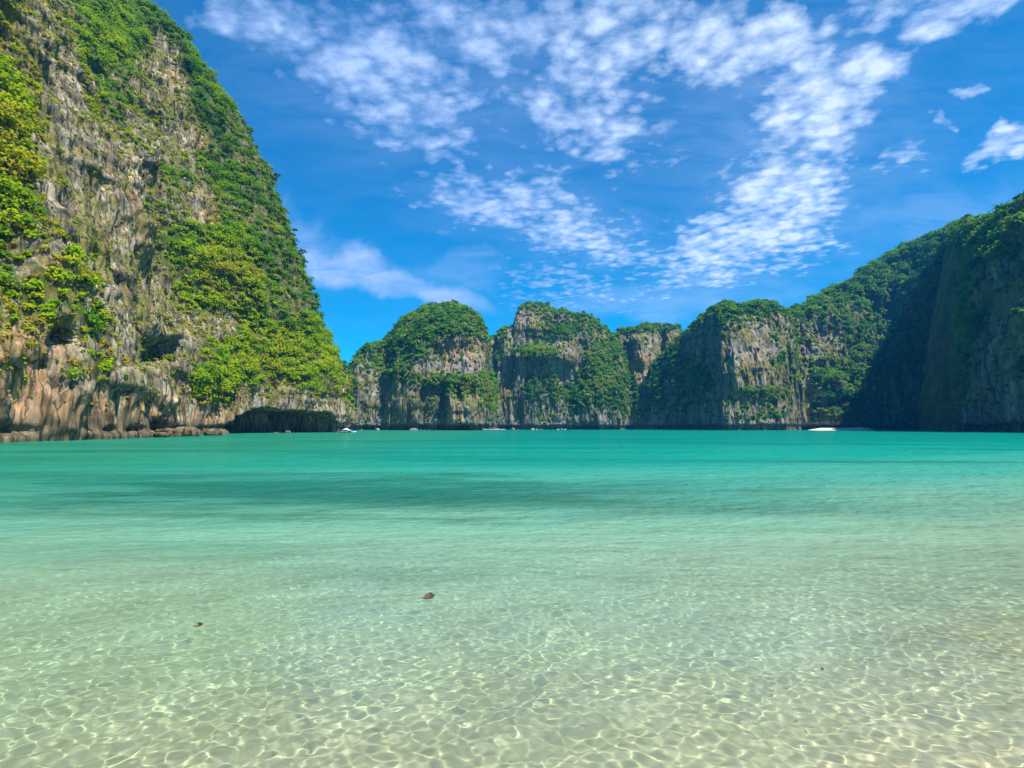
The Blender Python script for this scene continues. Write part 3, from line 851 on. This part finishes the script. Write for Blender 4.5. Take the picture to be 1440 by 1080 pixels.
def make_tree(name, h, spread, tint, mat, leafs, clumps, each, label, cat, group, seed):
    rng = np.random.default_rng(seed)
    root = empty(name, label, cat, group)
    lean = rng.normal(size=2) * 0.08 * h
    tp = np.array([[0, 0, -0.12 * h], [lean[0] * 0.2, lean[1] * 0.2, 0.2 * h], [lean[0] * 0.6, lean[1] * 0.6, 0.42 * h], [lean[0], lean[1], 0.66 * h]])
    parts = [tube(tp, [0.045 * h, 0.032 * h, 0.024 * h, 0.012 * h])]
    cen, rad = [], []
    for k in range(clumps):
        an = k * 2.4 + rng.uniform(-.4, .4)
        rr_ = spread * math.sqrt((k + 0.4) / clumps)
        hz = h * (0.90 - 0.34 * (rr_ / spread) ** 2 + rng.uniform(-.07, .07))
        e = np.array([lean[0] + rr_ * math.cos(an), lean[1] + rr_ * math.sin(an), hz - 0.08 * h])
        cen.append(e)
        rad.append(spread * rng.uniform(0.26, 0.44))
        st_ = tp[2] + (tp[3] - tp[2]) * rng.uniform(0, 1)
        parts.append(tube([st_, (st_ + e) / 2 + [0, 0, 0.03 * h], e], [0.014 * h, 0.010 * h, 0.005 * h], 5))
    v, f = merge(parts)
    link_mesh('trunk', v, f, BARK, parent=root)
    cen, rad = np.array(cen), np.array(rad)
    lv, lf, lt = leaf_cloud(cen, rad, np.clip(tint + rng.normal(size=clumps) * 0.07, 0, 1), each, leafs, rng, 0.6)
    link_mesh('crown', lv, lf, mat, {'tint': lt}, smooth=False, parent=root)
    return root


def plant(protos, spots, rng, sc=(0.75, 1.25)):
    """first use of each prototype moves it, later ones are copies"""
    used = set()
    for i, p in enumerate(spots):
        k = int(rng.integers(len(protos))) if i >= len(protos) else i
        o = protos[k] if k not in used else copy_thing(protos[k])
        used.add(k)
        q_ = rng.uniform(*sc)
        o.location = tuple(float(z_) for z_ in p)
        o.rotation_euler = (0, 0, float(rng.uniform(0, 6.28)))
        o.scale = (q_, q_, q_ * float(rng.uniform(0.85, 1.15)))


def spots_in(mass, boxes, n, rng, sink=0.0, need=0.35):
    V, nor, area, cov, ta, px, py = mass
    wv2 = area * (cov > need) * np.clip(blobs(px, py, boxes, 6), 0, 1)
    ids = pick(wv2, n, rng)
    return V.reshape(-1, 3)[ids] + nor.reshape(-1, 3)[ids] * sink


def spots_sky(mass, lo, hi, n, rng):
    """points along the outline a mass shows against the sky"""
    V, nor, area, cov, ta, px, py = mass
    cols = np.argmin(py, axis=0)
    j = np.arange(px.shape[1])
    ok = [q_ for q_ in j if lo < px[cols[q_], q_] < hi]
    js = np.array(ok)[np.linspace(0, len(ok) - 1, n).astype(int) + 0]
    return V[cols[js], js]


rng = np.random.default_rng(77)
lab = 'small wind bent tree on the skyline edge of the left cliff'
pr = [make_tree('cliff_tree', 4.2, 1.7, tt, LEAF_NEAR, 0.30, 9, 42, lab, 'tree', 'trees along the left cliff skyline', 300 + i) for i, tt in enumerate((0.12, 0.25, 0.34))]
V_, nor_, ar_, cov_, ta_, px_, py_ = LV
rows = np.linspace(40, V_.shape[0] - 40, 200).astype(int)
sk = []
for i in rows:
    vis_ = np.where(px_[i] < 600, px_[i], -999)
    j = int(np.argmax(vis_))
    if -20 < py_[i, j] < 560:
        sk.append(V_[i, j])
sk = [sk[k] for k in np.linspace(0, len(sk) - 1, 46).astype(int)]
plant(pr, [p + np.array([-0.5, 0.3, -0.6]) + rng.normal(size=3) * [0.8, 1.5, 0.3] for p in sk], rng, (0.55, 1.15))

lab = 'dense rounded bright green bush in the leafy patches of the left cliff'
pr = [make_tree('cliff_bush', 2.6, 1.7, tt, LEAF_NEAR, 0.27, 8, 44, lab, 'bush', 'bright bushes on the left cliff', 320 + i) for i, tt in enumerate((0.48, 0.58, 0.66))]
plant(pr, spots_in(LV, [(315, 385, 62, 55, 1), (300, 560, 28, 38, 1), (390, 490, 70, 40, .6), (15, 200, 30, 90, .7), (120, 425, 40, 26, .8), (130, 520, 40, 18, .6)], 85, rng, 0.1), rng, (0.6, 1.2))

lab = 'broad green tree in the wood behind the strip of white sand'
pr = [make_tree('cove_tree', 9.0, 4.2, tt, LEAF_FAR, 0.62, 11, 40, lab, 'tree', 'trees behind the white sand strip', 340 + i) for i, tt in enumerate((0.3, 0.45, 0.6, 0.85))]
plant(pr, spots_in(HILL, [(1190, 560, 62, 40, 1), (1185, 590, 60, 12, 1)], 34, rng, 0.5, 0.2), rng, (0.6, 1.15))

lab = 'small tree standing on the crest of the right hand ridge against the sky'
pr = [make_tree('ridge_tree', 5.0, 2.3, tt, LEAF_FAR, 0.5, 8, 34, lab, 'tree', 'trees on the right ridge crest', 360 + i) for i, tt in enumerate((0.15, 0.3))]
plant(pr, np.concatenate([spots_sky(PEAK, 985, 1112, 12, rng), spots_sky(HILL, 1120, 1436, 26, rng)]) - [0, 0, 0.8], rng, (0.5, 1.05))

lab = 'small tree on the broken skyline of the middle massif'
pr = [make_tree('crest_tree', 4.6, 2.1, tt, LEAF_FAR, 0.5, 8, 34, lab, 'tree', 'trees on the massif skyline', 370 + i) for i, tt in enumerate((0.2, 0.36))]
plant(pr, np.concatenate([spots_sky(MASSIF, 700, 862, 17, rng), spots_sky(FLAT, 868, 955, 11, rng)]) - [0, 0, 0.8], rng, (0.45, 1.0))

lab = 'small dark tree on the rounded crown of the islet against the sky'
pr = [make_tree('crown_tree', 4.0, 1.9, 0.2, LEAF_FAR, 0.45, 8, 34, lab, 'tree', 'trees on the islet crown', 380)]
plant(pr, spots_sky(DOME, 515, 675, 14, rng) - [0, 0, 0.7], rng, (0.5, 1.0))


# ------------------------------------------------------------------ boulders at the foot of the left cliff
def boulder(px, py, D, w_, h_, dep, label, seed, zc=0.0):
    import bmesh
    bm = bmesh.new()
    bmesh.ops.create_icosphere(bm, subdivisions=4, radius=1.0)
    v = np.array([q_.co[:] for q_ in bm.verts])
    v = np.sign(v) * np.abs(v) ** 0.75
    v *= (1 + 0.28 * fbm(v, 0.8, 0.8, 0.5, 4, seed, ridge=True))[:, None]
    v *= np.array([w_ / 2, dep / 2, h_ / 2])
    f = np.array([[q_.index for q_ in p.verts] for p in bm.faces])
    bm.free()
    o = link_mesh('boulder', v, f, ROCK_NEAR, {'veg': np.zeros(len(v)), 'tan': np.full(len(v), 0.4)})
    o.location = tuple(P(px, py, D))
    tag(o, label, 'boulder', 'boulders at the foot of the left cliff')


boulder(228, 606, 98, 1.9, 0.6, 1.6, 'flat tan boulder lying on top of a pale ragged rock by the notch', 401)
boulder(228, 611, 97, 2.4, 0.7, 2.0, 'pale ragged rock at the waterline carrying a flat tan boulder', 402)
boulder(405, 608, 165, 1.3, 0.9, 1.2, 'small rounded pale rock in the water before the sea cave', 403)
boulder(388, 609, 163, 1.6, 0.5, 1.2, 'low flat rock awash left of the rounded one before the sea cave', 404)
boulder(262, 609, 108, 4.0, 2.2, 2.6, 'dark sloping wedge of rock between two notches at the cliff foot', 405)
boulder(300, 609, 118, 3.0, 1.6, 2.4, 'brown knobbly boulder at the cliff foot under bright bushes', 406)


# ------------------------------------------------------------------ boats
WHITE = plain_mat('boat_white', (0.42, 0.44, 0.45), 0.4, 0.05)
AWN = plain_mat('awning_blue', (0.42, 0.62, 0.86), 0.7, 0.08)
WOOD = plain_mat('boat_wood', (0.34, 0.25, 0.14), 0.6, 0.2)
DARK = plain_mat('engine_dark', (0.05, 0.05, 0.06), 0.5, 0.2)


def hull_mesh(L, B, Hh, rise):
    st_ = np.linspace(-1, 1, 15)
    V = []
    for q_ in st_:
        wd = B / 2 * (1 - max(0, q_) ** 2.4) * (1 - 0.25 * max(0, -q_) ** 3) + 0.02
        top = Hh * (1 + rise * max(0, q_) ** 2.2 + 0.12 * max(0, -q_) ** 2)
        bot = -0.25 * Hh * (1 - max(0, q_) ** 3)
        for sx_, zz_ in ((-1, top), (-0.82, (top + bot) / 2), (-0.35, bot), (0, bot - 0.03), (0.35, bot), (0.82, (top + bot) / 2), (1, top), (0.9, top - 0.02), (0.7, bot * 0.2), (0, bot * 0.1), (-0.7, bot * 0.2), (-0.9, top - 0.02)):
            V.append((q_ * L / 2, sx_ * wd, zz_))
    Fc = []
    n = 12
    for i in range(len(st_) - 1):
        for k in range(n):
            Fc.append((i * n + k, i * n + (k + 1) % n, (i + 1) * n + (k + 1) % n, (i + 1) * n + k))
    for o_ in (0, (len(st_) - 1) * n):
        Fc += [(o_ + 0, o_ + 1, o_ + 10, o_ + 11), (o_ + 1, o_ + 2, o_ + 9, o_ + 10), (o_ + 2, o_ + 3, o_ + 9, o_ + 9 if False else o_ + 2), (o_ + 3, o_ + 4, o_ + 9, o_ + 3), (o_ + 4, o_ + 5, o_ + 8, o_ + 9), (o_ + 5, o_ + 6, o_ + 7, o_ + 8)]
    Fc = [f for f in Fc if len(set(f)) == 4]
    return np.array(V), np.array(Fc)


def box(x0, x1, y0, y1, z0, z1):
    V = np.array([(x, y, z) for x in (x0, x1) for y in (y0, y1) for z in (z0, z1)], float)
    return V, np.array([(0, 1, 3, 2), (4, 6, 7, 5), (0, 4, 5, 1), (2, 3, 7, 6), (0, 2, 6, 4), (1, 5, 7, 3)])


def boat(px, D, L, B, Hh, rot, label, hull=None, roof=None, roof_kind='arch', roof_span=(-0.5, 0.3), roof_h=1.3, cabin=False, cat='boat', group='boats moored across the bay', rise=0.7):
    root = empty('boat', label, cat, group)
    v, f = hull_mesh(L, B, Hh, rise)
    hl = link_mesh('hull', v, f, hull or WHITE, parent=root)
    bs = merge([box(q_ * L - 0.1, q_ * L + 0.1, -B * 0.38, B * 0.38, Hh * 0.55, Hh * 0.68) for q_ in (-0.25, 0.02, 0.22)])
    link_mesh('bench', *bs, WOOD, smooth=False, parent=root)
    if roof:
        x0, x1 = roof_span[0] * L, roof_span[1] * L
        for xx in (x0 + 0.1, x1 - 0.1):
            for yy in (-1, 1):
                link_mesh('post', *tube([(xx, yy * B * 0.4, Hh * 0.8), (xx, yy * B * 0.4, roof_h * 0.82)], [0.03, 0.03], 6), DARK, parent=root)
        m_ = 9
        V = []
        for k, q_ in enumerate(np.linspace(0, 1, m_)):
            for yv in np.linspace(-1, 1, 9):
                if roof_kind == 'arch':
                    hz = roof_h * (0.8 + 0.2 * (1 - yv * yv) * math.sin(math.pi * (0.12 + 0.76 * q_)))
                else:
                    hz = roof_h * (0.42 + 0.58 * max(0, 1 - abs(q_ - 0.55) * 2.4) * (1 - 0.6 * abs(yv)))
                V.append((x0 + (x1 - x0) * q_, yv * B * 0.48, hz))
        V = np.array(V)
        f1 = grid_faces(m_, 9)
        link_mesh('awning', np.concatenate([V, V - [0, 0, 0.05]]), np.concatenate([f1, f1[:, ::-1] + len(V)]), roof, parent=root)
    if cabin:
        cb = link_mesh('cabin', *box(-0.22 * L, -0.06 * L, -B * 0.33, B * 0.33, Hh * 0.7, Hh * 0.7 + 0.75), WHITE, smooth=False, parent=root)
        link_mesh('window', *box(-0.20 * L, -0.08 * L, -B * 0.33 - 0.02, B * 0.33 + 0.02, Hh * 0.7 + 0.35, Hh * 0.7 + 0.6), DARK, smooth=False, parent=cb)
    link_mesh('engine', *box(-L / 2 - 0.28, -L / 2 - 0.02, -0.16, 0.16, Hh * 0.3, Hh * 1.15), DARK, smooth=False, parent=root)
    root.location = ((px - 720) / F * D, D, 0.02)
    root.rotation_euler = (0, 0, R(rot))
    return root


boat(487, 180, 3.8, 1.6, 0.42, -6, 'wooden boat under a pale blue peaked awning, moored at the tip of the left cliff', hull=WOOD, roof=AWN, roof_kind='peak', roof_span=(-0.55, 0.52), roof_h=1.55)
boat(498, 186, 1.7, 0.8, 0.34, 10, 'tiny pale blue dinghy just right of the boat with the peaked awning', hull=AWN, rise=0.3)
boat(531.5, 300, 4.2, 1.7, 0.55, 78, 'small white boat seen end on, alone left of the islet', roof=WHITE, roof_h=1.2)
boat(582.5, 315, 4.4, 1.7, 0.5, 4, 'white boat with a low rounded cover in front of the islet', roof=WHITE, roof_span=(-0.42, 0.42), roof_h=1.15, rise=0.3)
boat(695, 318, 13.2, 2.2, 0.62, 183, 'very long low pale boat with a small cabin, at the right edge of the islet', hull=WHITE, cabin=True, rise=0.5)
boat(722.5, 378, 3.6, 1.3, 0.6, 84, 'tiny white boat end on, first right of the very long boat', roof=WHITE, roof_h=1.2)
boat(749.6, 382, 2.6, 1.2, 0.5, 12, 'brighter white boat of the pair below the massif', roof=WHITE, roof_h=1.1)
boat(754.8, 384, 1.8, 0.9, 0.5, 60, 'smaller dimmer boat of the pair below the massif', rise=1.2)
boat(784.8, 384, 1.9, 0.9, 0.45, 20, 'leftmost of the three little boats below the right side of the massif', rise=0.5)
boat(789.6, 382, 2.2, 1.1, 0.55, 70, 'bright white middle one of the three little boats below the massif', roof=WHITE, roof_h=1.1)
boat(794.2, 384, 1.9, 0.9, 0.5, 40, 'rightmost of the three little boats, its bow raised, below the massif', rise=1.4)
boat(1241, 314, 2.3, 1.1, 0.5, 5, 'small white boat at the right end of the white sand strip', rise=0.5)


# ------------------------------------------------------------------ leaves adrift on the water
def drift_leaf(px, py, L, wd, rot, fold, col, edge, label, cat='leaf'):
    x, y, _ = ground(px, py)
    z = wave_z(x, y) + 0.006
    m_, t_ = new_mat('dead_leaf')
    oc = t_.n('ShaderNodeTexCoord').outputs['Object']
    ox, oy, oz = t_.n('ShaderNodeSeparateXYZ', {0: oc}).outputs
    nn = t_.noise(oc, 60.0, 4, 0.6)
    c_ = t_.mix(t_.mr(nn, 0.35, 0.65), tuple(q_ * 0.65 for q_ in col), tuple(q_ * 1.3 for q_ in col))
    side = t_.mr(t_.m('ADD', ox, t_.m('MULTIPLY', nn, 0.03)), L * 0.05, L * 0.30)
    c_ = t_.mix(side, c_, edge)
    b_ = t_.n('ShaderNodeBsdfPrincipled', {'Base Color': c_, 'Roughness': 0.75})
    t_.n('ShaderNodeOutputMaterial', {0: b_.outputs[0]})
    root = empty('floating_leaf', label, cat, 'leaves adrift in the shallows')
    V = []
    na, nb_ = 17, 9
    for i in range(na):
        q_ = -1 + 2 * i / (na - 1)
        half = wd / 2 * max(0.02, (1 - abs(q_) ** 2.2)) ** 0.8 * (1 + 0.25 * q_)
        for k in range(nb_):
            s_ = -1 + 2 * k / (nb_ - 1)
            lift = fold * abs(s_) * half * (1.0 if s_ > 0 else 0.35) + 0.14 * L * max(0, q_) ** 2 + 0.003 * math.sin(9 * q_ + 4 * s_)
            V.append((q_ * L / 2, s_ * half * (1 - 0.45 * fold * max(s_, 0)), lift))
    V = np.array(V)
    f1 = grid_faces(na, nb_)
    link_mesh('blade', np.concatenate([V, V - [0, 0, 0.0012]]), np.concatenate([f1, f1[:, ::-1] + len(V)]), m_, parent=root)
    link_mesh('stalk', *tube([(-L / 2, 0, 0.001), (-L * 0.62, 0.004, 0.004), (-L * 0.75, 0.002, 0.010)], [0.0022, 0.0018, 0.0014], 6), BARK, parent=root)
    root.location = (x, y, z)
    root.rotation_euler = (0, 0, R(rot))


drift_leaf(603, 841, 0.125, 0.085, 28, 0.9, (0.10, 0.030, 0.018), (0.012, 0.022, 0.008), 'curled red brown leaf with a dark green tip, floating near the middle')
drift_leaf(279, 879, 0.07, 0.055, 50, 0.6, (0.17, 0.12, 0.015), (0.015, 0.012, 0.006), 'small folded olive yellow leaf with a blackish tip, floating at left')
drift_leaf(1156, 943, 0.026, 0.022, 100, 0.8, (0.03, 0.028, 0.015), (0.02, 0.02, 0.012), 'tiny dark scrap of leaf floating at right')


# ------------------------------------------------------------------ sea air
hm, t = new_mat('sea_haze')
v_ = t.n('ShaderNodeVolumePrincipled', {'Color': (0.03, 0.42, 1.0, 1), 'Density': 0.00021, 'Anisotropy': 0.2})
t.n('ShaderNodeOutputMaterial', {1: v_.outputs[0]})
hz = link_mesh('haze', *box(-900, 900, -900, 900, -8, 230), hm, smooth=False)
hz['kind'] = 'stuff'
S.cycles.volume_bounces = 0
